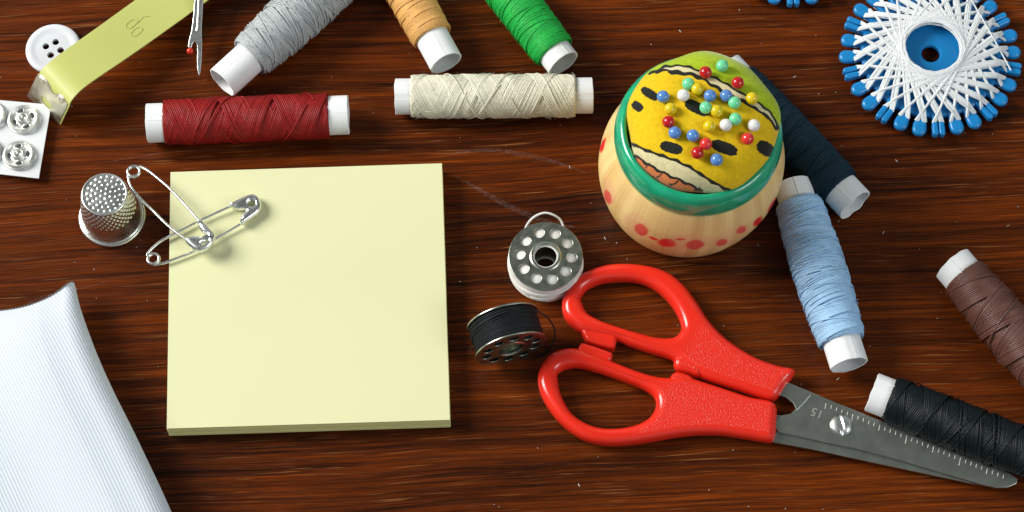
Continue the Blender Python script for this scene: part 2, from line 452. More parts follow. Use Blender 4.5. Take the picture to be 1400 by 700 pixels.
spool((202, 168.5), (476, 157), 'dark red thread spool lying level above the yellow note pad', (0.26, 0.0075, 0.0070), 0.575, 0.085, 0.905, 3.0, 0.053, 0.55, seed=1, bulge=0.02, shine=0.3, rough=0.5, stray=4)
spool((541, 132), (810, 130.5), 'cream thread spool lying level beneath the green and gold spools', (0.76, 0.74, 0.60), 0.565, 0.075, 0.915, 2.5, 0.040, 0.51, seed=2, bulge=0.015, shine=0.3, stray=7, fuzz=1500)
spool((304, 113), (512, -76), 'thick silver grey thread spool slanting out past the top edge', (0.42, 0.46, 0.47), 0.60, 0.175, 0.90, 5.5, 0.046, 0.50, seed=3, bulge=0.13, shine=0.4, stray=26, cross=0.25, fuzz=900)
spool((610, 86), (486, -140), 'golden tan thread spool with its open tube end facing the cream spool', (0.74, 0.41, 0.13), 0.565, 0.15, 0.90, 13.5, 0.035, 0.49, seed=4, bulge=0.03, shine=0.4, stray=3, fuzz=600)
spool((770, 87), (612, -118), 'bright green thread spool touching the right end of the cream spool', (0.012, 0.44, 0.065), 0.575, 0.07, 0.92, 11.5, 0.035, 0.50, seed=5, bulge=0.05, shine=0.4, stray=3, fuzz=700)
spool((1169, 280), (992, 94), 'navy blue thread spool partly hidden behind the pincushion', (0.005, 0.025, 0.042), 0.60, 0.115, 0.90, 6.0, 0.045, 0.54, seed=6, bulge=0.04, shine=0.2, stray=4, ragged=0.02, fuzz=300)
spool((1161, 499), (1083, 252), 'pale sky blue thread spool leaning toward the pincushion base', (0.37, 0.60, 0.84), 0.60, 0.125, 0.895, 9.0, 0.040, 0.52, seed=7, bulge=0.09, shine=0.35, stray=12, fuzz=1300, cross=0.08)
spool((1302, 360), (1474, 562), 'brown thread spool running off the right edge of the table view', (0.125, 0.050, 0.036), 0.58, 0.088, 0.92, 4.5, 0.050, 0.57, seed=8, bulge=0.11, shine=0.5, rough=0.42, stray=4, fuzz=700)
spool((1192, 536), (1441, 634), 'black thread spool lying beside the scissor blades', (0.0030, 0.0085, 0.0105), 0.575, 0.095, 0.92, 4.0, 0.052, 0.545, seed=9, bulge=0.04, shine=0.28, rough=0.45, stray=5, ragged=0.011, fuzz=500)

# ------------------------------------------------------------------ pincushion
def pincushion():
    zr = 3.6
    c = at(955, 183, zr); c[2] = 0
    t = thing('pincushion', 'round wooden pincushion with green rim and yellow printed cushion', 'pincushion', c)
    # turned wooden body
    prof = smooth_path([(0.0, 0.0), (1.6, 0.0), (2.02, 0.02), (2.12, 0.10), (2.27, 0.42), (2.43, 0.95), (2.53, 1.55), (2.52, 2.15), (2.42, 2.6), (2.28, 3.0), (2.16, 3.16), (2.0, 3.2)], 12)
    mb = MB(); n = 420; lathe(mb, prof, c, n)
    mw = mat('turned pale wood', (0.8, 0.55, 0.27), 0.42, spec=0.4, coat=0.15, attr='paint', vary=(60, 0.05), bump=(200, 0.1, 0.0001))
    mb.v[0][:, 0] -= 0.06 * np.clip(3.2 - mb.v[0][:, 2], 0, None)     # the turned body leans a little
    me = mb.mesh(mw, c, True, 40)
    V = np.concatenate(mb.v); px, py = seen(V)
    front = (V[:, 0] - c[0]) * (CAM[0] - c[0]) + (V[:, 1] - c[1]) * (CAM[1] - c[1]) > 0
    cols = np.tile(np.array([0.80, 0.545, 0.22]), (len(V), 1))
    red = np.array([0.72, 0.030, 0.028]); g = np.random.default_rng(5)
    nz = g.normal(size=n); sl = np.convolve(np.r_[nz, nz, nz], np.ones(9) / 3, 'same')[n:2 * n]; f1 = (nz + np.roll(nz, 1)) * 0.6
    gr = np.tile(0.045 * f1 + 0.055 * sl, len(prof)) * (1 + 0.3 * np.sin(V[:, 2] * 2.3 + V[:, 0]))
    cols *= 1 + np.clip(gr, -0.22, 0.16)[:, None] * np.array([0.7, 1.0, 1.5])
    def smear(cx, cy, rx, ry, a):
        dx, dy = px - cx, py - cy; ca, sa = math.cos(math.radians(a)), math.sin(math.radians(a))
        d = np.hypot((dx * ca + dy * sa) / rx, (-dx * sa + dy * ca) / ry) / 1.12
        d = d + 0.07 * np.sin(dx * 0.35 + cx) * np.sin(dy * 0.4 + cy)
        return np.clip((1.2 - d) / 0.32, 0, 1) * front
    k = np.zeros(len(V))
    for a in ((824, 196, 2.8, 11, 12), (831, 269, 4, 9, -15), (876.5, 314, 8.5, 6.5, 35), (912, 332, 11, 5, 5), (950, 334.5, 10.5, 5.5, -6), (986.5, 331.5, 7, 4, -18), (1013.5, 314.5, 6.5, 4, -30), (1036, 303, 7, 3.5, -48), (1057, 281, 12, 3.5, -62), (893, 326, 6, 1.6, 20), (931, 327, 6, 1.3, 0)):
        k = np.maximum(k, smear(*a))
    cols = cols * (1 - k[:, None]) + red * k[:, None]
    pink = np.zeros(len(V))
    for a in ((870, 306, 16, 12, 30), (945, 330, 26, 9, 0), (1000, 322, 26, 9, -25), (833, 262, 7, 16, -10)):
        pink = np.maximum(pink, smear(*a) * 0.28)
    cols = cols * (1 - pink[:, None]) + np.array([0.78, 0.30, 0.20]) * pink[:, None]
    paint(me, cols); part('body', me, mw, t)
    # green rim
    mb = MB()
    prof = smooth_path([(1.95, 3.10), (2.16, 3.06), (2.245, 3.20), (2.27, 3.50), (2.235, 3.80), (2.16, 3.98), (2.06, 4.06), (1.97, 4.03), (1.93, 3.90), (1.90, 3.7)], 8)
    lathe(mb, prof, c, 160)
    mg = mat('green enamel', (0.008, 0.36, 0.18), 0.2, spec=0.5, coat=0.5, vary=(260, 0.18), bump=(220, 0.16, 0.0004), coat_rough=0.08)
    part('rim', mb, mg, t)
    # printed cushion
    cc = c + np.array([0.09, 0.13, 0])
    n, m = 300, 440
    r = np.linspace(0, 1, n); a = np.arange(m) * 2 * math.pi / m
    R, Aa = np.meshgrid(r, a, indexing='ij')
    z = 3.90 + 1.12 * np.sqrt(np.clip(1 - R ** 2.6, 0, 1)) ** 0.9
    pk = 0.02 * np.sin(5 * Aa + 1) * R ** 3 + 0.012 * np.sin(9 * Aa) * R ** 4
    Vd = np.stack([cc[0] + 2.05 * R * (1 + pk) * np.cos(Aa), cc[1] + 2.05 * R * (1 + pk) * np.sin(Aa), z], -1).reshape(-1, 3)
    # dimples where the pins go in
    for (x, y, *_ ) in PINS:
        p = cushion_hit(cc, x, y)
        d2 = ((Vd[:, :2] - p[:2]) ** 2).sum(1); Vd[:, 2] -= 0.05 * np.exp(-d2 / 0.03)
    mb = MB(); mb.add(Vd, grid_faces(n, m, False, True))
    ml = mat('printed cotton', (0.7, 0.45, 0.02), 0.85, spec=0.15, sheen=0.35, attr='paint', vary=(900, 0.10), bump=(3000, 0.4, 0.00025))
    me = mb.mesh(ml, c, True, None)
    px, py = seen(Vd); X, Y = (px - 850) * 3.183, (py - 60) * 3.183
    wob = 2.5 * np.sin(X * 0.11) + 2 * np.sin(Y * 0.13 + X * 0.05)
    X2, Y2 = X, Y + wob
    yel, lime, cream, blk, org_ = map(np.array, ((0.75, 0.50, 0.008), (0.40, 0.54, 0.012), (0.70, 0.63, 0.36), (0.016, 0.018, 0.014), (0.78, 0.22, 0.06)))
    col = np.tile(yel, (len(Vd), 1))
    up_ = [(120, 130), (165, 110), (200, 96), (260, 95), (320, 110), (380, 138), (440, 165), (500, 203), (560, 235), (620, 275), (660, 318), (684, 368)]
    lo_ = [(150, 122), (190, 114), (240, 124), (300, 130), (360, 157), (410, 190), (460, 222), (520, 245), (580, 282), (630, 314), (676, 372)]
    b1 = [(10, 420), (30, 428), (100, 460), (170, 485), (240, 510), (310, 545), (370, 585), (430, 620), (470, 636)]
    b2 = [(60, 488), (78, 498), (100, 515), (150, 545), (210, 575), (280, 605), (350, 640)]
    far = [(800, 368), (800, -200), (-200, -200), (-200, 130)]
    col[inside(X2, Y2, lo_ + far)] = cream
    col[inside(X2, Y2, up_ + far)] = lime
    low = [(500, 800), (-200, 800), (-200, 420)]
    col[inside(X2, Y2, b1 + low)] = cream
    col[inside(X2, Y2, b2 + [(380, 800), (-200, 800), (30, 488)])] = org_
    def ink(line, w): col[dist_line(X2, Y2, smooth_path(line, 6)) < w] = blk
    ink(up_, 5.0); ink(lo_, 6.0); ink([(210, 122), (250, 126), (300, 132), (340, 146)], 9); ink([(390, 176), (440, 206), (500, 238), (540, 256)], 8)
    ink(b1, 6.5); ink(b2, 6)
    ink([(185, 560), (160, 577), (140, 584)], 4); ink([(255, 590), (235, 608), (205, 612)], 4); ink([(120, 520), (105, 535)], 3); ink([(340, 625), (310, 640)], 4)
    def blob(cx, cy, rx, ry, a):
        dx, dy = X - cx, Y - cy; ca, sa = math.cos(math.radians(a)), math.sin(math.radians(a))
        u, v = (dx * ca + dy * sa) / rx, (-dx * sa + dy * ca) / ry
        col[(np.abs(u) ** 2.6 + np.abs(v) ** 2.6 + 0.12 * np.sin(dx * 0.2) * np.sin(dy * 0.25)) < 1] = blk
    for q in ((122, 217, 42, 20, 32), (68, 272, 27, 20, 38), (328, 278, 58, 25, 27), (216, 452, 50, 24, 16), (447, 452, 60, 26, 22), (627, 456, 42, 29, 34)): blob(*q)
    paint(me, col)
    part('cushion', me, ml, t)
    return cc

def cushion_hit(cc, x, y):
    """where the line of sight meets the cushion"""
    lo, hi = 3.9, 5.2
    for _ in range(40):
        z = (lo + hi) / 2; p = at(x, y, z); r = math.hypot(p[0] - cc[0], p[1] - cc[1]) / 2.05
        s = 3.90 + 1.12 * math.sqrt(max(0, 1 - min(r, 1) ** 2.6)) ** 0.9
        if s > z: lo = z
        else: hi = z
    return at(x, y, (lo + hi) / 2)

PINS = [
    (986.7, 92, 'green', 'mint green pin highest up, alone in the lime part of the cushion'),
    (964.4, 100.8, 'red', 'red pin on the cream band edge, left of the topmost mint pin'),
    (1007.7, 115, 'red', 'red pin in the lime fabric between topmost mint pin and cream band'),
    (940.8, 116.5, 'green', 'mint green pin directly above a white pin, left end of upper row'),
    (953.4, 123.8, 'yellow', 'yellow pin touching the lower right of the upper left mint pin'),
    (934.2, 132, 'white', 'white pin on the left, below a mint green pin'),
    (906.5, 133.8, 'blue', 'blue pin farthest left on the cushion, by a black oval print'),
    (970.3, 132.9, 'blue', 'blue pin in upper row, left one of two neighbouring blue pins'),
    (992, 132.9, 'blue', 'blue pin on the cream band, right one of two neighbouring blue pins'),
    (1003.3, 142, 'green', 'mint green pin just below right of the blue pin on the cream band'),
    (1026.9, 136.3, 'yellow', 'yellow pin on the cream band at the far right near the lime fabric'),
    (917, 150.5, 'yellow', 'yellow pin low on the left between a blue and a red pin'),
    (964.4, 149, 'green', 'mint green pin stuck beside the black oval print near the middle'),
    (979, 153.3, 'yellow', 'yellow pin right of the mint green pin on the black oval'),
    (1004.9, 164.3, 'green', 'mint green pin between the two white pins on the right'),
    (991.7, 172, 'white', 'white pin in the middle, lower left of a mint green pin'),
    (1029.4, 172.8, 'white', 'white pin farthest right, above a bright red pin'),
    (914, 168.4, 'red', 'dark red pin on the left, above a blue pin'),
    (922.6, 182.5, 'blue', 'blue pin just below the dark red pin on the left'),
    (947, 186.6, 'blue', 'blue pin alone between the left blue pin and two touching red pins'),
    (964.7, 197.6, 'bright', 'bright red pin, upper of two touching red pins near the front'),
    (1021, 191, 'bright', 'bright red pin alone at the right below the far right white pin'),
    (953, 209.9, 'red', 'dark red pin, lower of two touching red pins near the front'),
    (979, 219.3, 'blue', 'blue pin nearest the front edge of the cushion'),
    (969.4, 174.5, 'yellow', 'yellow pin blending into the yellow cloth at the cushion centre'),
]
CUSH = pincushion()

def pins():
    cols = {'green': (0.17, 0.70, 0.36), 'red': (0.50, 0.008, 0.012), 'bright': (0.72, 0.035, 0.03), 'yellow': (0.74, 0.55, 0.008), 'white': (0.80, 0.80, 0.78), 'blue': (0.10, 0.26, 0.62)}
    mats = {k: mat('pin head ' + k, v, 0.16, spec=0.5, coat=0.3, sss=0.08, coat_rough=0.05) for k, v in cols.items()}
    heads = {}
    for k in cols:
        mb = MB(); ball(mb, (0, 0, 0.80), 0.168, 16); heads[k] = mb.mesh(mats[k], (0, 0, 0), True, None); heads[k].name = 'head'
    mb = MB(); tube(mb, [(0, 0, -0.9), (0, 0, -0.6), (0, 0, 0.68)], [0.004, 0.025, 0.025], 8); shaft = mb.mesh(M_steel, (0, 0, 0)); shaft.name = 'shaft'
    proto = None
    for x, y, k, lab in PINS:
        p = cushion_hit(CUSH, x, y + 1.5)
        if proto is None:
            r = bpy.data.objects.new('sewing_pin', None); r.empty_display_size = 0.003
            h = bpy.data.objects.new('head', heads[k]); s = bpy.data.objects.new('shaft', shaft)
            proto = (r, h, s)
        else:
            r, h, s = [o.copy() for o in proto]
            h.data = heads[k]
        for o in (r, h, s): COL.objects.link(o)
        h.parent = r; s.parent = r
        nrm = np.array([(p[0] - CUSH[0]) * 0.35 + rnd.gauss(0, 0.12), (p[1] - CUSH[1]) * 0.35 + rnd.gauss(0, 0.12), 1.0]); nrm /= np.linalg.norm(nrm)
        hd = p + np.array([0, 0, 0.11]) + nrm * 0.03            # head just clear of the cloth
        foot = hd - nrm * 0.80
        r.location = tuple(foot * S); r.rotation_mode = 'QUATERNION'
        r.rotation_quaternion = Vector((0, 0, 1)).rotation_difference(Vector(nrm))
        r['label'] = lab; r['category'] = 'pin'; r['group'] = 'ball headed pins stuck in the pincushion'
pins()

# ------------------------------------------------------------------ winding stars
def star(cpx, label, a0, seed, loose=False):
    g = np.random.default_rng(seed)
    c = at(*cpx, 0.30); c[2] = 0
    t = thing('thread_winder', label, 'thread winder', c, 'star shaped thread winders')
    n = 28; Rn, Rt = 2.17, 2.61
    mb = MB()
    # body disc with hole, then the petals
    prof = [(0.265, 0.24), (0.29, 0.21), (1.0, 0.2), (1.93, 0.2), (2.0, 0.23), (2.0, 0.37), (1.93, 0.40), (1.0, 0.40), (0.30, 0.40), (0.265, 0.36)]
    lathe(mb, prof, c, 84, True)
    part('disc', mb, M_blue, t, True, 15)
    for i in range(n):
        a = a0 + 2 * math.pi * i / n; ca, sa = math.cos(a), math.sin(a)
        def W(l): return np.array([(c[0] + u * ca - v * sa, c[1] + u * sa + v * ca) for u, v in l])
        ln = Rt + g.uniform(-0.02, 0.02)
        def lobe(v0, w0, w1, x0=1.75):
            pts = [(x0, v0 - w0), (2.1, v0 - w0), (2.22, v0 - (w0 + 2 * w1) / 3), (ln - w1 * 1.15, v0 - w1)]
            pts += [(ln - w1 + w1 * math.cos(b), v0 + w1 * math.sin(b)) for b in np.linspace(-1.2, 1.2, 7)]
            pts += [(ln - w1 * 1.15, v0 + w1), (2.22, v0 + (w0 + 2 * w1) / 3), (2.1, v0 + w0), (x0, v0 + w0)]
            return smooth_path(W(pts), 3, True)
        if ((i + 14) % 28 - 14) % 3 == (0 if loose else 2):
            for v0 in (-0.095, 0.095): part('petal', plate(lobe(v0, 0.06, 0.086), [], 0.17, 0.43, 0.05, M_blue, c), M_blue, t)
        else: part('petal', plate(lobe(0, 0.14, 0.20), [], 0.19, 0.41, 0.09, M_blue, c), M_blue, t)
    # thread bundles laid as chords from notch to notch
    mb = MB(); k = 11; st = 2 * math.pi / n * 0.27
    def pt(i, off=0.0): 
        a = a0 + 2 * math.pi * (i + 0.5) / n + off; return np.array([math.cos(a), math.sin(a)])
    u = np.linspace(0, 1, 15)
    for up_ in (1, -1):
        for lay in range(2 if up_ > 0 else 1):
            for i in range(n):
                for sidx in range(8):
                    o = (sidx - 3.5) * 0.0142 + g.normal(0, 0.004)
                    e1, e2 = g.normal(0, 0.012, 2)
                    A, B = pt(i, o * 0.38 + st) * (Rn + 0.03 + e1), pt(i + k, o * 0.38 - st) * (Rn + 0.03 + e2)
                    P = A[None] * (1 - u)[:, None] + B[None] * u[:, None]
                    sd = np.array([-(B - A)[1], (B - A)[0]]); sd /= np.linalg.norm(sd)
                    P = P + (np.sin(np.pi * u) ** 0.35 * o * 1.05)[:, None] * sd
                    d = np.abs(2 * u - 1)
                    hgt = 0.09 + 0.27 * (1 - d) ** 0.8 * (0.55 + 0.45 * lay) + (i % n) / n * 0.02 + g.uniform(0, 0.035)
                    z = 0.30 + up_ * (0.12 + hgt * (1 if up_ > 0 else 0.15)) * np.clip((1 - d) / 0.05, 0.35, 1)
                    if up_ < 0: z = np.maximum(z, 0.035)
                    tube(mb, np.c_[P + c[:2], z], 0.027, 5, caps=False)
    if loose:
        A, B = at(1322, -10, 0.75), at(1382, 96, 0.5)
        tube(mb, smooth_path([A, A * 0.5 + B * 0.5 + (0, 0, 0.05), B], 8), 0.024, 6)
    mt = mat('white winder thread', (0.74, 0.775, 0.79), 0.6, spec=0.25, vary=(300, 0.05), bump=(4500, 0.3, 0.0001))
    part('thread', mb, mt, t, True, None)
star((1272, 75), 'blue star winder full of white thread, nearest the right edge', -math.pi / 2 + 0.03, 3, True)
star((1077, -100), 'blue star winder of which only the lower petals show at the top edge', -math.pi / 2 + 0.02 + 2 * math.pi / 28, 4)

# ------------------------------------------------------------------ bobbins
M_bt = mat('bobbin steel', (0.42, 0.45, 0.39), 0.32, 1.0, rough_vary=(500, 0.06))
def flange(c, ax, r, hole_r, n_hole, h_in, a0, m, origin):
    """stamped disc with a ring of round holes, turned to face along ax"""
    ax = np.asarray(ax, float) / np.linalg.norm(ax)
    tt = np.array([0, 0, 1.0]) if abs(ax[2]) < 0.9 else np.array([1.0, 0, 0])
    u = np.cross(tt, ax); u /= np.linalg.norm(u); v = np.cross(ax, u)
    def post(P): return c + P[:, 0:1] * u + P[:, 1:2] * v + P[:, 2:3] * ax
    hs = [circle2((0, 0), h_in, 36)] + [circle2((0.70 * r * math.cos(a0 + 2 * math.pi * i / n_hole), 0.70 * r * math.sin(a0 + 2 * math.pi * i / n_hole)), hole_r, 24) for i in range(n_hole)]
    return plate(circle2((0, 0), r, 96), hs, -0.025, 0.025, 0.012, m, origin, 2, 40, post)

def wound(mb, c, ax, r, h0, h1, sr, g, wob=0.15):
    """side by side turns of thread on a bobbin, layer upon layer"""
    ax = np.asarray(ax, float) / np.linalg.norm(ax); tt = np.array([0, 0, 1.0]) if abs(ax[2]) < 0.9 else np.array([1.0, 0, 0])
    u = np.cross(tt, ax); u /= np.linalg.norm(u); v = np.cross(ax, u)
    lathe(mb, [(0.3, h0), (r - sr, h0), (r - sr, h1), (0.3, h1)], c, 64, False, ax)
    turns = int((h1 - h0) / (2 * sr)); k = turns * 48; q = np.linspace(0, turns, k)
    def nz(m, a): return np.interp(np.linspace(0, m, k), np.arange(m + 1), g.normal(size=m + 1)) * a
    h = h0 + sr + (h1 - h0 - 2 * sr) * q / turns + nz(turns * 3, sr * wob); R = r + nz(turns * 3, sr * wob)
    P = c + h[:, None] * ax + (R * np.cos(2 * math.pi * q))[:, None] * u + (R * np.sin(2 * math.pi * q))[:, None] * v
    tube(mb, P, sr, 6)
    for i in range(3):
        q = np.linspace(0, 1, 60); a = g.uniform(0, 6.28) + q * g.uniform(3, 5); hh = h0 + sr + (h1 - h0 - 2 * sr) * (g.uniform(0.1, 0.4) + q * g.uniform(0.2, 0.5))
        tube(mb, c + hh[:, None] * ax + ((r + sr * 1.2) * np.cos(a))[:, None] * u + ((r + sr * 1.2) * np.sin(a))[:, None] * v, sr * 0.9, 6)

def bobbins():
    g = np.random.default_rng(11)
    H = 0.92
    c = at(746, 350, H); c[2] = 0
    t = thing('bobbin', 'metal bobbin of white thread standing upright above the scissors', 'bobbin', c, 'metal sewing machine bobbins')
    part('flange', flange(c + (0, 0, H - 0.025), (0, 0, 1), 1.02, 0.145, 10, 0.40, 0.25, M_bt, c), M_bt, t)
    part('flange', flange(c + (0, 0, 0.027), (0, 0, 1), 0.96, 0.145, 10, 0.40, 0.1, M_bt, c), M_bt, t)
    mb = MB(); lathe(mb, [(0.345, 0.01), (0.345, H + 0.005), (0.37, H + 0.03), (0.40, H + 0.03), (0.44, H + 0.004), (0.44, H - 0.02), (0.39, H - 0.05), (0.39, 0.01)], c, 48, True)
    part('core', mb, M_bt, t)
    mb = MB(); wound(mb, c, (0, 0, 1), 1.0, 0.03, H - 0.06, 0.026, g)
    P = smooth_path([at(716, 318, H - 0.2), at(722, 305, H - 0.05), at(731, 296, H + 0.1), at(744, 291, H + 0.15), at(757, 294, H + 0.1), at(767, 302, H - 0.05), at(772, 318, H - 0.2)], 10)
    tube(mb, P, 0.032, 7)
    part('thread', mb, mat('white bobbin thread', (0.76, 0.75, 0.72), 0.65, spec=0.3, vary=(400, 0.08), bump=(5000, 0.3, 0.0001)), t, True, None)
    # black one on its side
    r = 1.0; zc = r
    ang = math.radians(-90 + 15.5); ax = np.array([math.cos(ang), math.sin(ang), 0])
    f = at(699, 477, zc)                                       # face turned to the viewer
    H = 0.92; c = f - ax * H
    base = (f + c) / 2; base[2] = 0
    t = thing('bobbin', 'metal bobbin of black thread lying on its side left of the scissors', 'bobbin', base, 'metal sewing machine bobbins')
    part('flange', flange(f - ax * 0.025, ax, r, 0.145, 10, 0.40, 0.2, M_bt, base), M_bt, t)
    part('flange', flange(c + ax * 0.025, ax, r, 0.145, 10, 0.40, 0.5, M_bt, base), M_bt, t)
    mb = MB(); lathe(mb, [(0.345, 0.01), (0.345, H + 0.005), (0.37, H + 0.03), (0.40, H + 0.03), (0.44, H + 0.004), (0.44, H - 0.02), (0.39, H - 0.05), (0.39, 0.01)], c, 48, True, ax)
    part('core', mb, M_bt, t)
    mb = MB(); wound(mb, c, ax, 0.93, 0.06, H - 0.06, 0.024, g, 0.25)
    P = smooth_path([at(728, 424, 1.5), at(738, 427, 1.35), at(750, 436, 1.0), at(758, 450, 0.6), at(757, 466, 0.25), at(748, 480, 0.06), at(730, 488, 0.04), at(712, 490, 0.1)], 10)
    tube(mb, P, 0.022, 6)
    part('thread', mb, mat('black bobbin thread', (0.010, 0.014, 0.016), 0.55, spec=0.2, vary=(500, 0.2), bump=(5000, 0.3, 0.0001)), t, True, None)
bobbins()

# ------------------------------------------------------------------ scissors
def scissors():
    K = dict(ox=720, oy=350, k=2.8)
    z = 0.35
    o = at(1030, 540, 0)
    t = thing('scissors', 'closed pair of scissors with red plastic handles and steel blades', 'scissors', o)
    m = bpy.data.materials.new('red scissor plastic'); m.use_nodes = True
    N, L = m.node_tree.nodes, m.node_tree.links; b = N['Principled BSDF']
    b.inputs['Base Color'].default_value = (0.80, 0.028, 0.013, 1); b.inputs['Specular IOR Level'].default_value = 0.5
    b.inputs['Subsurface Weight'].default_value = 0.06; b.inputs['Subsurface Radius'].default_value = (0.003, 0.001, 0.001)
    tc = N.new('ShaderNodeTexCoord')
    sp = N.new('ShaderNodeVectorMath'); sp.operation = 'DOT_PRODUCT'; sp.inputs[1].default_value = (0.86, -0.5, 0)
    L.new(tc.outputs['Object'], sp.inputs[0])
    mr = N.new('ShaderNodeMapRange'); mr.interpolation_type = 'SMOOTHSTEP'
    mr.inputs['From Min'].default_value = -0.026; mr.inputs['From Max'].default_value = -0.019
    L.new(sp.outputs['Value'], mr.inputs['Value'])
    ge = N.new('ShaderNodeNewGeometry'); sx = N.new('ShaderNodeSeparateXYZ'); L.new(ge.outputs['True Normal'], sx.inputs[0])
    fl = N.new('ShaderNodeMapRange'); fl.inputs['From Min'].default_value = 0.93; fl.inputs['From Max'].default_value = 0.985; L.new(sx.outputs['Z'], fl.inputs['Value'])
    mk = N.new('ShaderNodeMath'); mk.operation = 'MULTIPLY'; L.new(mr.outputs['Result'], mk.inputs[0]); L.new(fl.outputs['Result'], mk.inputs[1])
    rr = N.new('ShaderNodeMapRange'); rr.inputs['To Min'].default_value = 0.19; rr.inputs['To Max'].default_value = 0.30; L.new(mk.outputs[0], rr.inputs['Value']); L.new(rr.outputs['Result'], b.inputs['Roughness'])
    n = N.new('ShaderNodeTexNoise'); n.inputs['Scale'].default_value = 2100; n.inputs['Detail'].default_value = 2; L.new(tc.outputs['Object'], n.inputs['Vector'])
    bs = N.new('ShaderNodeMapRange'); bs.inputs['To Min'].default_value = 0.02; bs.inputs['To Max'].default_value = 1.0; L.new(mk.outputs[0], bs.inputs['Value'])
    k = N.new('ShaderNodeBump'); k.inputs['Distance'].default_value = 0.0003; L.new(bs.outputs['Result'], k.inputs['Strength']); L.new(n.outputs['Fac'], k.inputs['Height']); L.new(k.outputs['Normal'], b.inputs['Normal'])
    up_o = [(1022, 438), (960, 424), (880, 395), (800, 348), (740, 300), (690, 243), (650, 180), (600, 115), (540, 68), (470, 44), (380, 34), (300, 40), (220, 68), (165, 113), (138, 165), (137, 215), (160, 258), (205, 292),
            (260, 305), (345, 322), (400, 345), (480, 372), (550, 393), (600, 425), (640, 452), (700, 478), (800, 510), (900, 543), (945, 552), (968, 535), (990, 500), (1018, 465)]
    up_h = [(214, 190), (207, 165), (229, 130), (280, 105), (350, 95), (420, 99), (480, 121), (530, 161), (568, 210), (590, 260), (589, 290), (562, 316), (500, 317), (430, 300), (350, 276), (280, 250), (233, 224)]
    lo_o = [(948, 568), (850, 543), (750, 510), (650, 478), (600, 462), (545, 470), (480, 462), (400, 436), (330, 408), (270, 385), (200, 360), (150, 358), (100, 374), (60, 415), (42, 470), (54, 530), (88, 590), (130, 640), (190, 688), (250, 714), (320, 724), (400, 720), (480, 708), (560, 694), (640, 684), (740, 684), (850, 700), (925, 712), (948, 700), (955, 640)]
    lo_h = [(118, 470), (122, 448), (152, 430), (200, 425), (280, 446), (380, 481), (450, 510), (488, 540), (494, 580), (470, 622), (420, 650), (350, 663), (280, 661), (220, 640), (168, 600), (130, 530)]
    h1 = part('handle', plate(even(px_loop(up_o, z, **K, n=8), 0.07), [even(px_loop(up_h, z, **K, n=8), 0.07)], 0.03, 0.63, 0.245, m, o, 6, 60), m, t)
    h2 = part('handle', plate(even(px_loop(lo_o, z, **K, n=8), 0.07), [even(px_loop(lo_h, z, **K, n=8), 0.07)], 0.02, 0.62, 0.245, m, o, 6, 60), m, t)
    # stop nubs and shoulder lugs
    def nub(pts, z0, z1, bv, par): part('stop', plate(px_loop(pts, z, **K, n=5), [], z0, z1, bv, m, o, 4, 60), m, par)
    nub([(212, 285), (222, 318), (240, 334), (326, 358), (338, 350), (344, 322), (330, 300), (270, 285)], 0.08, 0.52, 0.10, h1)
    nub([(196, 372), (204, 346), (222, 340), (318, 372), (328, 384), (322, 404), (300, 410), (240, 395)], 0.08, 0.52, 0.10, h2)
    nub([(600, 384), (578, 388), (564, 404), (564, 425), (578, 441), (620, 452), (660, 462), (660, 420)], 0.10, 0.60, 0.16, h1)
    nub([(552, 486), (550, 468), (562, 454), (582, 450), (620, 462), (640, 480), (620, 500)], 0.10, 0.58, 0.15, h2)
    # blades, the upper one over the lower one
    def L2(p, zz): return [at(*q, zz)[:2] for q in p]
    zb = 0.34
    bu = [(1060, 512), (1077, 524), (1108, 537), (1154, 556), (1200, 574.5), (1240, 590), (1300, 614), (1350, 636), (1380, 648), (1391, 656), (1389, 662), (1378, 667), (1362, 668), (1340, 663), (1290, 648), (1230, 630), (1170, 614), (1130, 606), (1095, 598), (1066, 592), (1056, 582), (1068, 569), (1080, 567), (1088, 560), (1084, 552), (1074, 544), (1060, 540), (1040, 530)]
    b1 = part('blade', plate(L2(bu, zb), [], 0.31, 0.41, 0.012, M_blade, o, 1, 30), M_blade, t)
    bl = [(1030, 565), (1062, 568), (1090, 572), (1140, 590), (1200, 610), (1290, 645), (1340, 660), (1360, 667), (1330, 662), (1250, 645), (1170, 628), (1110, 615), (1062, 606), (1030, 600)]
    part('blade', plate(L2(bl, 0.25), [], 0.19, 0.295, 0.012, M_blade, o, 1, 30), M_blade, t)
    # ground step across the root of the blade, the ruler ticks and its number
    mb = MB(); tube(mb, [at(1108, 539, 0.412), at(1098, 551, 0.412), at(1089, 560, 0.412)], 0.022, 6)
    def dash(a, b_, w=0.012): tube(mb, [at(*a, 0.412), at(*b_, 0.412)], w, 5)
    part('ground_edge', mb, M_steel, b1)
    mb = MB()
    e0, e1 = np.array([1130, 549.0]), np.array([1380, 650.0]); nrm = np.array([-0.20, 0.98])
    for i in range(34):
        p = e0 + (e1 - e0) * i / 34 + nrm * 2.2; l = 11 if i % 10 == 5 else (8 if i % 5 == 0 else 5)
        dash(p, p + nrm * l, 0.010)
    part('ruler_mark', mb, mat('etched mark', (0.62, 0.64, 0.60), 0.5, 1.0), b1)
    cu = bpy.data.curves.new('txt', 'FONT'); cu.body = '15'; cu.size = 0.34; cu.extrude = 0.004
    to = bpy.data.objects.new('txt', cu); COL.objects.link(to); bpy.context.view_layer.update()
    me = bpy.data.meshes.new_from_object(to.evaluated_get(bpy.context.evaluated_depsgraph_get())); bpy.data.objects.remove(to)
    v = np.empty(len(me.vertices) * 3); me.vertices.foreach_get('co', v); v = v.reshape(-1, 3)
    a = math.radians(180 - 23); c_, s_ = math.cos(a), math.sin(a); p0 = at(1127, 563, 0.412)
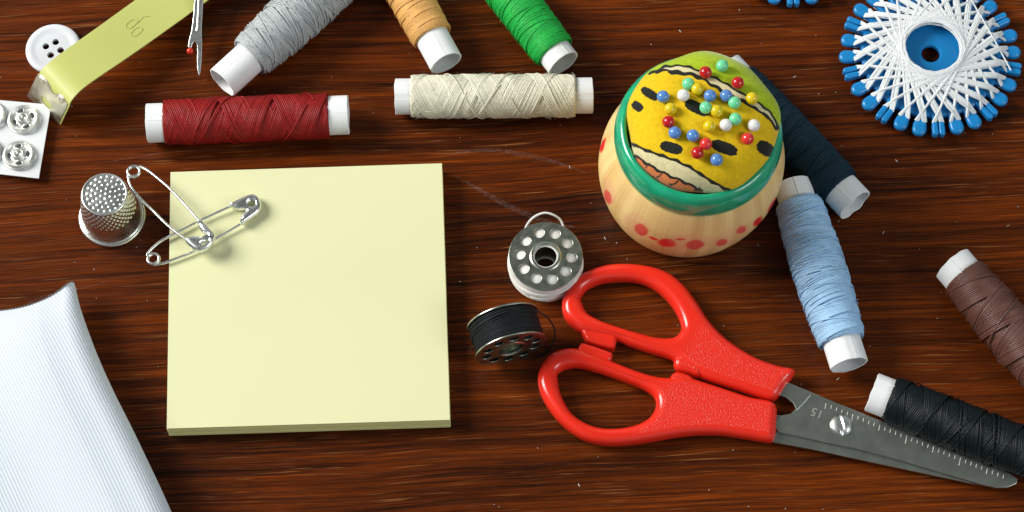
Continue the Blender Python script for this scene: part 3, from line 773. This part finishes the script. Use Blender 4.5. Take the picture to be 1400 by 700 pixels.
    v = np.stack([p0[0] + v[:, 0] * c_ - v[:, 1] * s_, p0[1] + v[:, 0] * s_ + v[:, 1] * c_, 0.412 + v[:, 2]], -1)
    me.vertices.foreach_set('co', ((v - o) * S).reshape(-1)); finish(me, mat('etched number', (0.66, 0.68, 0.64), 0.5, 1.0), False)
    part('number', me, None, b1)
    # pivot screw with its slot
    c = at(1150, 581, 0.41); mb = MB()
    n = 48; r = np.linspace(0, 1, 16); aa = np.arange(n) * 2 * math.pi / n; R, A = np.meshgrid(r, aa, indexing='ij')
    X, Y = 0.30 * R * np.cos(A), 0.30 * R * np.sin(A); Z = 0.11 * np.sqrt(np.clip(1 - R ** 2.2, 0, 1)) - 0.05 * np.exp(-((X * 0.98 + Y * 0.2) / 0.05) ** 4)
    mb.add(np.stack([c[0] + X, c[1] + Y, c[2] + np.maximum(Z, 0)], -1).reshape(-1, 3), grid_faces(16, n, False, True))
    part('pivot_screw', mb, mat('screw steel', (0.62, 0.65, 0.63), 0.36, 1.0), t, True, 60)
scissors()

# ------------------------------------------------------------------ safety pins
def safety_pins():
    g = 'open wire safety pins'
    ox, oy, k = 80, 210, 3.8875
    def W(p, z): return at(ox + p[0] / k, oy + p[1] / k, z)
    ox5, oy5, k5 = 250, 250, 7.0
    def make(label, wireA, wireB, coil, coil_r, zc, cap, slot, zcap, folds):
        c = at(ox5 + cap[0][0] / k5, oy5 + cap[0][1] / k5, 0)
        t = thing('safety_pin', label, 'safety pin', c, g)
        mb = MB(); r = 0.040
        for w in (wireA, wireB): tube(mb, smooth_path([W(p, z) for p, z in w], 10), r, 10)
        cc = W(coil, zc); a = np.linspace(0, 4 * math.pi, 64)
        rr = coil_r / k / 49.0
        tube(mb, np.stack([cc[0] + rr * np.cos(a), cc[1] + rr * np.sin(a), zc + (a / (4 * math.pi) - 0.5) * 0.10], -1), r, 10)
        part('wire', mb, M_steel, t)
        lp = px_loop(cap, zcap, ox5, oy5, k5, 5); hl = px_loop(slot, zcap, ox5, oy5, k5, 4)
        ctr = lp.mean(0)
        part('clasp', plate(lp, [hl], zcap - 0.125, zcap + 0.125, 0.118, M_steel, c, 5, 60), M_steel, t)
    make('safety pin lying lower, its clasp farther right on the note pad',
         [((470, 545), .70), ((482, 520), .70), ((545, 464), .72), ((640, 415), .72), ((760, 352), .72), ((925, 276), .75)],
         [((505, 593), .68), ((560, 582), .69), ((640, 552), .70), ((720, 520), .70), ((840, 450), .71), ((980, 368), .74)],
         (505, 561), 30, .69,
         [(440, 210), (520, 165), (600, 130), (660, 112), (712, 130), (745, 180), (752, 240), (730, 290), (680, 330), (620, 370), (555, 405), (548, 350), (565, 310), (592, 282), (600, 262), (580, 258), (530, 260), (480, 245)],
         [(622, 210), (650, 178), (684, 190), (680, 222), (634, 230)], 0.77, None)
    make('safety pin lying on top, its coil beside the thimble',
         [((430, 68), .80), ((480, 94), .83), ((600, 195), .93), ((745, 355), 1.02), ((775, 400), 1.03)],
         [((368, 100), .78), ((380, 165), .80), ((430, 232), .84), ((500, 302), .90), ((590, 390), .97), ((690, 465), 1.02)],
         (400, 96), 32, .79,
         [(145, 362), (180, 362), (240, 420), (300, 490), (312, 530), (290, 590), (250, 630), (200, 655), (150, 660), (95, 638), (30, 575), (30, 532), (110, 512), (190, 524), (222, 520), (225, 502), (190, 480), (155, 430)],
         [(176, 594), (205, 570), (232, 552), (234, 570), (215, 590), (190, 602)], 1.02, None)
safety_pins()

# ------------------------------------------------------------------ thimble
def thimble():
    c = at(154, 297, 0); 
    t = thing('thimble', 'silver dimpled thimble standing left of the note pad', 'thimble', c)
    H = 1.62
    prof = smooth_path([(0.84, 0.02), (0.915, 0.02), (0.945, 0.075), (0.915, 0.13), (0.865, 0.14), (0.855, 0.19), (0.835, 0.30), (0.80, 0.60), (0.745, 1.0), (0.69, 1.35), (0.655, 1.52), (0.635, 1.585), (0.60, 1.60), (0.56, 1.595), (0.3, 1.61), (0.0, 1.615)], 14)
    d = np.r_[0, np.cumsum(np.hypot(*np.diff(prof, axis=0).T))]
    q = np.linspace(0, d[-1], 260); pr = np.stack([np.interp(q, d, prof[:, 0]), np.interp(q, d, prof[:, 1])], 1)
    n = 420; a = np.arange(n) * 2 * math.pi / n
    R = np.repeat(pr[:, 0:1], n, 1); Z = np.repeat(pr[:, 1:2], n, 1); A = np.repeat(a[None], len(pr), 0)
    T = np.gradient(pr, axis=0); T /= np.linalg.norm(T, axis=1)[:, None]
    depth = np.zeros_like(R)
    top = pr[:, 1] > 1.587
    X, Y = R * np.cos(A), R * np.sin(A)
    for rad, m in ((0.0, 1), (0.15, 6), (0.28, 11), (0.40, 15), (0.52, 20)):
        for i in range(m):
            b = 2 * math.pi * i / m + rad * 3
            d2 = (X - rad * math.cos(b)) ** 2 + (Y - rad * math.sin(b)) ** 2
            depth += np.exp(-d2 / 0.0009) * 0.015 * top[:, None]
    side = (pr[:, 1] > 0.75) & (pr[:, 1] < 1.58)
    for j in range(7):
        zc = 1.50 - j * 0.105; m = 30
        da = ((A - (j % 2) * math.pi / m) % (2 * math.pi / m)) - math.pi / m
        d2 = (da * R) ** 2 + (Z - zc) ** 2
        depth += np.exp(-d2 / 0.0015) * 0.030 * side[:, None]
    nr, nz = T[:, 1], -T[:, 0]                                # outward normal of the profile
    R2 = R - depth * nr[:, None]; Z2 = Z - depth * nz[:, None]
    V = np.stack([c[0] + R2 * np.cos(A), c[1] + R2 * np.sin(A), Z2], -1).reshape(-1, 3)
    mb = MB(); mb.add(V, grid_faces(len(pr), n, False, True)[:, ::-1])
    part('shell', mb, mat('thimble metal', (0.84, 0.86, 0.83), 0.27, 1.0, rough_vary=(300, 0.05)), t, True, None)
    mb = MB(); lathe(mb, [(0.80, 0.02), (0.80, 0.3), (0.70, 1.0), (0.62, 1.5), (0.0, 1.54)], c, 48); part('lining', mb, M_dull, t)
thimble()

# ------------------------------------------------------------------ snaps on their card
def snap_card():
    z = 0.26
    co = [(-64, 131), (70, 143), (53, 244), (-80, 229)]
    q = np.array([at(*p, z)[:2] for p in co])
    ctr = q.mean(0)
    t = thing('snap_card', 'white card holding metal snap fasteners at the left edge', 'card', (*ctr, 0))
    part('card', plate(q, [], z - 0.035, z, 0.006, mat('white card', (0.68, 0.715, 0.73), 0.7, spec=0.2, vary=(150, 0.03)), (*ctr, 0), 1), None, t)
    base = None
    spots = [((33, 164.5), 'round metal snap fastener in the card corner beside the tape clip', 0.4),
             ((26.4, 213.6), 'round metal snap fastener in the card corner nearest the viewer', 0.1),
             ((-13, 159), 'round metal snap fastener in the upper row, cut by the left edge', 0.7),
             ((-20, 208), 'round metal snap fastener in the lower row, cut by the left edge', 1.1)]
    for (p, lab, rot) in spots:
        c = at(*p, z); c[2] = z
        if base is None:
            o0 = np.array([0, 0, 0.0]); 
            r = bpy.data.objects.new('snap_fastener', None); r['_o'] = [0.0, 0.0, 0.0]; r.empty_display_size = 0.003
            COL.objects.link(r)
            # shell: raised outer bead, dished web with oval holes, socket in the middle
            R0 = 0.435; nr_, na = 70, 144
            rr = np.linspace(0.0, R0, nr_); aa = np.arange(na) * 2 * math.pi / na
            pts = [(0, 0.10), (0.05, 0.10), (0.085, 0.13), (0.10, 0.185), (0.125, 0.20), (0.155, 0.175), (0.175, 0.125), (0.22, 0.10), (0.30, 0.10), (0.345, 0.125), (0.375, 0.165), (0.40, 0.165), (0.42, 0.13), (0.435, 0.06)]
            zz = np.interp(rr, [a for a, _ in pts], [b for _, b in pts])
            for _ in range(2): zz[1:-1] = (zz[:-2] + 2 * zz[1:-1] + zz[2:]) / 4
            RR, AA = np.meshgrid(rr, aa, indexing='ij'); ZZ = np.repeat(zz[:, None], na, 1)
            hole = np.zeros_like(RR, bool)
            for i in range(4):
                a0 = i * math.pi / 2
                x, y = RR * np.cos(AA) - 0.265 * math.cos(a0), RR * np.sin(AA) - 0.265 * math.sin(a0)
                u, w = x * math.cos(a0) + y * math.sin(a0), -x * math.sin(a0) + y * math.cos(a0)
                e = (u / 0.052) ** 2 + (w / 0.085) ** 2
                hole |= e < 1; ZZ += 0.012 * np.exp(-((e - 1.7) / 0.7) ** 2) * (e > 0.8)
            f = grid_faces(nr_, na, False, True); keep = ~hole.reshape(-1)[f].any(1)
            mb = MB(); mb.add(np.stack([RR * np.cos(AA), RR * np.sin(AA), ZZ], -1).reshape(-1, 3), f[keep])
            m = mat('snap metal', (0.74, 0.76, 0.72), 0.40, 1.0, rough_vary=(400, 0.06))
            s1 = part('socket', mb, m, r, True, 60)
            mb = MB(); lathe(mb, [(0.0, -0.255), (0.30, -0.255), (0.36, -0.22), (0.36, -0.045), (0.0, -0.045)], (0, 0, 0), 40); s2 = part('stud', mb, m, r)
            mb = MB(); tube(mb, [(0.436 * math.cos(a), 0.436 * math.sin(a), 0.055) for a in np.arange(64) * math.pi / 32], 0.022, 8, True); s3 = part('bead', mb, m, r)
            base = (r, s1, s2, s3)
        else:
            r, *ch = [o.copy() for o in base]
            COL.objects.link(r)
            for o in ch: COL.objects.link(o); o.parent = r
        r.location = tuple((c + (0, 0, 0.002)) * S); r.rotation_euler = (0, 0, rot)
        r['label'] = lab; r['category'] = 'snap fastener'; r['group'] = 'snap fasteners on the white card'
snap_card()

# ------------------------------------------------------------------ button
def button():
    c = at(71.5, 66.5, 0.28); c[2] = 0
    t = thing('button', 'white four hole plastic button half under the tape measure', 'button', c)
    hs = [at(*p, 0.30)[:2] for p in ((62.4, 62.4), (75.8, 56.5), (69, 74.3), (82.5, 67.6))]
    hc = np.mean(hs, 0)
    def post(v):
        r = np.hypot(v[:, 0] - c[0], v[:, 1] - c[1]); return v
    # body turned as rings, four holes cut by their own loops
    holes = [circle2(h, 0.098, 20) for h in hs]
    part('face', plate(circle2(hc, 0.50, 72), holes, 0.15, 0.262, 0.004, M_white, c, 2), M_white, t)
    mb = MB()
    lathe(mb, smooth_path([(0.485, 0.16), (0.485, 0.255), (0.51, 0.263), (0.56, 0.272), (0.64, 0.288), (0.72, 0.285), (0.78, 0.255), (0.80, 0.20), (0.77, 0.13), (0.66, 0.05), (0.52, 0.02), (0.485, 0.06)], 6), (*hc, 0), 96, True)
    part('rim', mb, M_white, t)
button()

# ------------------------------------------------------------------ tape measure
def tape():
    prs = [((330, -112), (363, -66), 0.30), ((270, -60), (303, -14), 0.50), ((187, -1), (221, 46), 0.80), ((140, 33), (174, 79), 1.02), ((102, 60), (137, 104), 1.16), ((80, 76), (116, 119), 1.22), ((66, 87), (105, 129), 1.20), ((57, 96), (97, 139), 1.10), ((52, 105), (94, 147), 0.93), ((45.5, 118), (88.5, 158.5), 0.48), ((39, 131), (83, 170), 0.03)]
    U = smooth_path([at(*a, z) for a, b, z in prs], 10); L = smooth_path([at(*b, z) for a, b, z in prs], 10)
    base = at(95, 110, 0)
    t = thing('tape_measure', 'yellow green tape measure arching down to a metal clip end', 'tape measure', base)
    n = len(U); w = np.linspace(0, 1, 9)
    C = U[:, None] * (1 - w)[None, :, None] + L[:, None] * w[None, :, None]
    d = np.gradient(C, axis=0); e = np.gradient(C, axis=1); nr = np.cross(d, e); nr /= np.linalg.norm(nr, axis=2)[..., None]
    if nr[:20, :, 2].mean() < 0: nr = -nr
    th = 0.022
    top, bot = C + nr * th, C - nr * th
    ring = np.concatenate([top, bot[:, ::-1]], 1)              # closed section per station
    mb = MB(); mb.faces(ring.reshape(-1, 3), grid_faces(n, 18, False, True).tolist() + [list(range(18)), [(n - 1) * 18 + j for j in range(17, -1, -1)]])
    m = mat('yellow green tape', (0.52, 0.55, 0.16), 0.45, spec=0.45, coat=0.08, vary=(40, 0.04), bump=(1500, 0.2, 0.00012))
    part('band', mb, m, t, True, 50)
    # faded print: worn figure and short strokes
    def on(u, s, lift=0.026):                                  # u across 0..1, s station index
        i = int(min(max(s, 0), n - 1.001)); fr = s - i; j = min(i + 1, n - 1)
        p = (U[i] * (1 - u) + L[i] * u) * (1 - fr) + (U[j] * (1 - u) + L[j] * u) * fr
        return p + nr[i, 4] * lift
    mp = mat('worn tape print', (0.505, 0.535, 0.152), 0.5, vary=(700, 0.2))
    # metal clip following the bent end
    mb = MB(); nu, nv = 40, 28
    us = np.linspace(-0.02, 0.96, nu)
    def reach(u): return 0.80 + 0.10 * math.cos((u - 0.5) * 2 * math.pi * 1.55) * -1 + 0.03 * math.cos(u * 18)
    s_end, s_top = n - 1.0, n - 1 - 30
    V = np.zeros((nu, nv, 3))
    for i, u in enumerate(us):
        for j in range(nv):
            f = j / (nv - 1) * min(1, reach(u))
            V[i, j] = on(min(max(u, 0), 1), s_end - f * (s_end - s_top), 0.040) + (L[-1] - U[-1]) * (min(u, 0))
    f = grid_faces(nu, nv)
    # oval slot in the middle
    cu = V[nu // 2, int(nv * 0.42)]; ed = (L[-1] - U[-1]); ed = ed / np.linalg.norm(ed); dn = V[nu // 2, 0] - V[nu // 2, nv // 2]; dn /= np.linalg.norm(dn)
    rel = V - cu; a = rel @ ed; b = rel @ dn
    hole = ((a / 0.20) ** 2 + (b / 0.085) ** 2) < 1
    nrm = np.cross(ed, dn); nrm = nrm if nrm[2] > 0 or nrm[1] < 0 else -nrm
    nn = nr[-12, 4]
    for uc in (0.17, 0.80):                                    # rivets pressed into the plate
        cr = V[int(uc * (nu - 1)), int(nv * 0.80)]; d2 = ((V - cr) ** 2).sum(-1); V += (np.exp(-((np.sqrt(d2) - 0.075) / 0.03) ** 2) * 0.028)[..., None] * nn
    keep = ~hole.reshape(-1)[f].any(1)
    top = V.reshape(-1, 3); bt = (V - nn * 0.014).reshape(-1, 3)
    mb.add(top, f[keep]); mb.add(bt, f[keep][:, ::-1])
    part('end_clip', mb, M_brass, t, True, 60)
    mb = MB()
    def stroke(pts, wd=0.018):
        P = [on(u, s) for u, s in pts]; tube(mb, P, wd * 0.6, 5)
    # a rubbed figure 60, barely there, and edge strokes
    cs = 24.0
    for du, r1, r2 in ((-0.09, 0.075, 1.6), (0.13, 0.075, 1.6)):
        stroke([(0.5 + du + r1 * math.cos(a), cs + r2 * math.sin(a)) for a in np.linspace(0, 2 * math.pi, 18)])
    stroke([(0.5 - 0.09 + 0.07, cs - 1.0), (0.44, cs - 3.0), (0.50, cs - 4.0)])
    part('print', mb, mp, t)
tape()

# ------------------------------------------------------------------ seam ripper
def ripper():
    ox, oy, k = 160, 0, 6.364
    z = 0.5
    o = at(268, 60, 0)
    t = thing('seam_ripper', 'small forked steel seam ripper with a red ball tip', 'seam ripper', o)
    out = [(688, -260), (680, -100), (675, 0), (668, 100), (660, 180), (648, 270), (630, 340), (620, 412), (636, 424), (652, 412), (658, 385), (680, 368), (694, 392), (699, 450), (697, 540), (701, 612), (711, 655), (716, 662), (722, 650), (730, 615), (738, 500), (741, 380), (738, 270), (741, 180), (746, 100), (751, 0), (756, -100), (764, -260)]
    zf = lambda py: 0.26 + (102 - py) * 0.0062                # leans up onto the tape
    y0, y1 = at(268, 102, zf(102))[1], at(268, -40, zf(-40))[1]
    def post(v): v[:, 2] += zf(102) + (v[:, 1] - y0) / (y1 - y0) * (zf(-40) - zf(102)) - z; return v
    P = smooth_path([at(ox + x / k, oy + y / k, zf(oy + y / k))[:2] for x, y in out], 4, True)
    part('fork', plate(P, [], z - 0.05, z + 0.05, 0.018, M_steel, o, 3, 50, post), M_steel, t)
    mb = MB()                                                  # the pressed rib along the shaft
    tube(mb, smooth_path([at(ox + x / k, oy + y / k, zf(oy + y / k) + 0.045) for x, y in ((722, -240), (716, -100), (712, 0), (706, 120), (700, 220), (690, 275))], 6), [0.03] * 30 + [0.012], 8)
    part('rib', mb, M_dull, t)
    c = at(ox + 635 / k, oy + 444 / k, zf(68)); mb = MB(); ball(mb, c, 0.10, 16)
    part('ball_tip', mb, mat('red enamel bead', (0.66, 0.025, 0.008), 0.2, coat=0.3), t)
    h0 = at(ox + 724 / k, oy - 235 / k, zf(-37)); ax = at(ox + 726 / k, oy - 1000 / k, zf(-157)) - h0
    mb = MB(); lathe(mb, smooth_path([(0.0, 0), (0.28, 0.0), (0.42, 0.1), (0.46, 0.5), (0.47, 2.0), (0.47, 4.0), (0.40, 4.4), (0.0, 4.5)], 6), h0, 32, False, ax)
    part('handle', mb, M_white, t)
ripper()

# ------------------------------------------------------------------ folded white ribbed cloth
def cloth():
    edge = [(101, 386), (110.7, 424), (132, 483), (155, 535), (181.5, 588), (217, 662), (236, 704), (262, 762)]
    zs = [0.95, 0.85, 0.85, 0.85, 0.85, 0.85, 0.85, 0.85]
    E = smooth_path([at(*p, z) for p, z in zip(edge, zs)], 16); n = len(E)
    tdir = np.gradient(E, axis=0); tdir[:, 2] = 0; tdir /= np.linalg.norm(tdir, axis=1)[:, None]
    # widths run to the left, parallel to the cut top edge
    left = np.array([at(0, 421, 1.0), at(101, 386, 1.0)]); lv = left[0] - left[1]; lv[2] = 0; lv /= np.linalg.norm(lv)
    # section: from the table under the fold, round the fold, over the top to the left
    m = 260; q = np.linspace(0, 1, m)
    rows = []
    vv = np.linspace(0, 1, n)
    for i in range(n):
        open_ = 1 - math.exp(-(vv[i] / 0.2) ** 1.4)                            # the cut end is flatter than the body
        r = 0.30 + 0.42 * open_; top = 1.02 + 0.60 * open_ ** 0.8
        pts = []
        a = np.linspace(-math.pi / 2, math.pi / 2, 26)
        zc = 0.03 + r if False else (top - r * 0.9)
        ra = r * 0.85; zlo = max(0.04, zc - r * 1.35)
        for b in a:
            zz = zc + (r * 0.9 if b > 0 else (zc - zlo)) * math.sin(b)
            pts.append((ra - ra * math.cos(b) if b > 0 else (ra - ra * math.cos(b)) * 1.0, zz))
        d_under = [(1.6, zlo), (1.1, zlo)]
        xs = np.linspace(ra, 6.2, 90)[1:]
        tops = [(x, top + 0.08 * math.sin((x - ra) * 1.7 + 0.4 * vv[i]) * min(1, (x - ra) * 1.4) - 0.05 * (x - ra)) for x in xs]
        prof = np.array(d_under + pts + tops)
        d = np.r_[0, np.cumsum(np.hypot(*np.diff(prof, axis=0).T))]
        s = np.linspace(0, d[-1], 420)
        X, Z = np.interp(s, d, prof[:, 0]), np.interp(s, d, prof[:, 1])
        # woven ribs
        nx, nz = np.gradient(Z, s), -np.gradient(X, s)
        rib = 0.0075 * np.sin(2 * math.pi * s / 0.088)
        X, Z = X + nx * -rib, Z - nz * rib
        curl = 0.16 * max(0, 1 - vv[i] * 14) ** 2
        base = E[i].copy(); base[2] = 0
        # the top edge dips to the left as it does in the photograph
        sag = -0.26 * np.sin(np.clip(X / 2.3, 0, 1) * math.pi) * math.exp(-(vv[i] / 0.22) ** 2)
        rows.append(base + X[:, None] * lv + sag[:, None] * -tdir[i] * 1.0 + np.stack([0 * X, 0 * X, Z + curl * np.exp(-X / 0.6)], -1))
    G = np.array(rows)
    c = G.mean((0, 1)); c[2] = 0
    V = G.reshape(-1, 3)
    d1, d2 = np.gradient(G, axis=0), np.gradient(G, axis=1); nr = np.cross(d1, d2); nr /= np.linalg.norm(nr, axis=2)[..., None] + 1e-9
    inner = (G - nr * 0.05 * (1 if nr[n // 2, 300, 2] > 0 else -1)).reshape(-1, 3)
    w = G.shape[1]; f = grid_faces(n, w); mb = MB(); mb.add(V, f); mb.add(inner, f[:, ::-1])
    k = n * w
    for a in range(w - 1): mb.f.append([a, a + 1, a + 1 + k, a + k])
    for a in range(n - 1): mb.f.append([a * w, (a + 1) * w, (a + 1) * w + k, a * w + k])
    m_ = mat('white ribbed ribbon', (0.60, 0.665, 0.73), 0.6, spec=0.25, vary=(25, 0.02), bump=(2600, 0.25, 0.00015), stretch=(1, 1, 1))
    t = thing('ribbon', 'wide folded white ribbed ribbon in the lower left corner', 'ribbon', c)
    part('band', mb, m_, t, True, 60)
    # thin dark line along the cut edge
    mb = MB(); tube(mb, G[0, 26:] + (0, 0, 0.02), 0.014, 6)
    part('cut_edge', mb, mat('dark cut edge', (0.12, 0.10, 0.09), 0.8), t)
cloth()

# ------------------------------------------------------------------ camera, light
cam = bpy.data.cameras.new('Camera'); co = bpy.data.objects.new('Camera', cam); COL.objects.link(co)
co.location = tuple(CAM * S); co.rotation_euler = (TILT, 0, 0)
cam.sensor_width = 36; cam.lens = 36 * F / 1400; cam.clip_start = 0.05; cam.clip_end = 50
scn.camera = co

def area(name, loc, target, size, power, color, sy=None):
    l = bpy.data.lights.new(name, 'AREA'); l.energy = power; l.color = color; l.size = size
    if sy: l.shape = 'RECTANGLE'; l.size_y = sy
    o = bpy.data.objects.new(name, l); COL.objects.link(o); o.location = loc
    o.rotation_euler = (Vector(target) - Vector(loc)).to_track_quat('-Z', 'Y').to_euler()
area('key_lamp', (-1.18, 0.36, 0.86), (0, 0, 0), 0.7, 32.5, (1.0, 0.97, 0.92))
area('fill_lamp', (1.1, -0.55, 1.0), (0, 0, 0), 0.6, 7.5, (0.95, 0.98, 1.0))

w = bpy.data.worlds.new('World'); scn.world = w; w.use_nodes = True
bg = w.node_tree.nodes['Background']; bg.inputs['Strength'].default_value = 0.27
_N, _L = w.node_tree.nodes, w.node_tree.links
_tc = _N.new('ShaderNodeTexCoord'); _n = _N.new('ShaderNodeTexNoise'); _n.inputs['Scale'].default_value = 1.6; _n.inputs['Detail'].default_value = 1
_rp = _N.new('ShaderNodeValToRGB'); _L.new(_tc.outputs['Generated'], _n.inputs['Vector']); _L.new(_n.outputs['Fac'], _rp.inputs['Fac']); _L.new(_rp.outputs['Color'], bg.inputs['Color'])
_e = _rp.color_ramp.elements; _e[0].position = 0.36; _e[0].color = (0.30, 0.33, 0.30, 1); _e[1].position = 0.66; _e[1].color = (1.7, 1.8, 1.85, 1)
vs = scn.view_settings; vs.view_transform = 'Standard'; vs.look = 'None'; vs.exposure = 0; vs.gamma = 1
for o in bpy.data.objects:
    if '_o' in o: del o['_o']
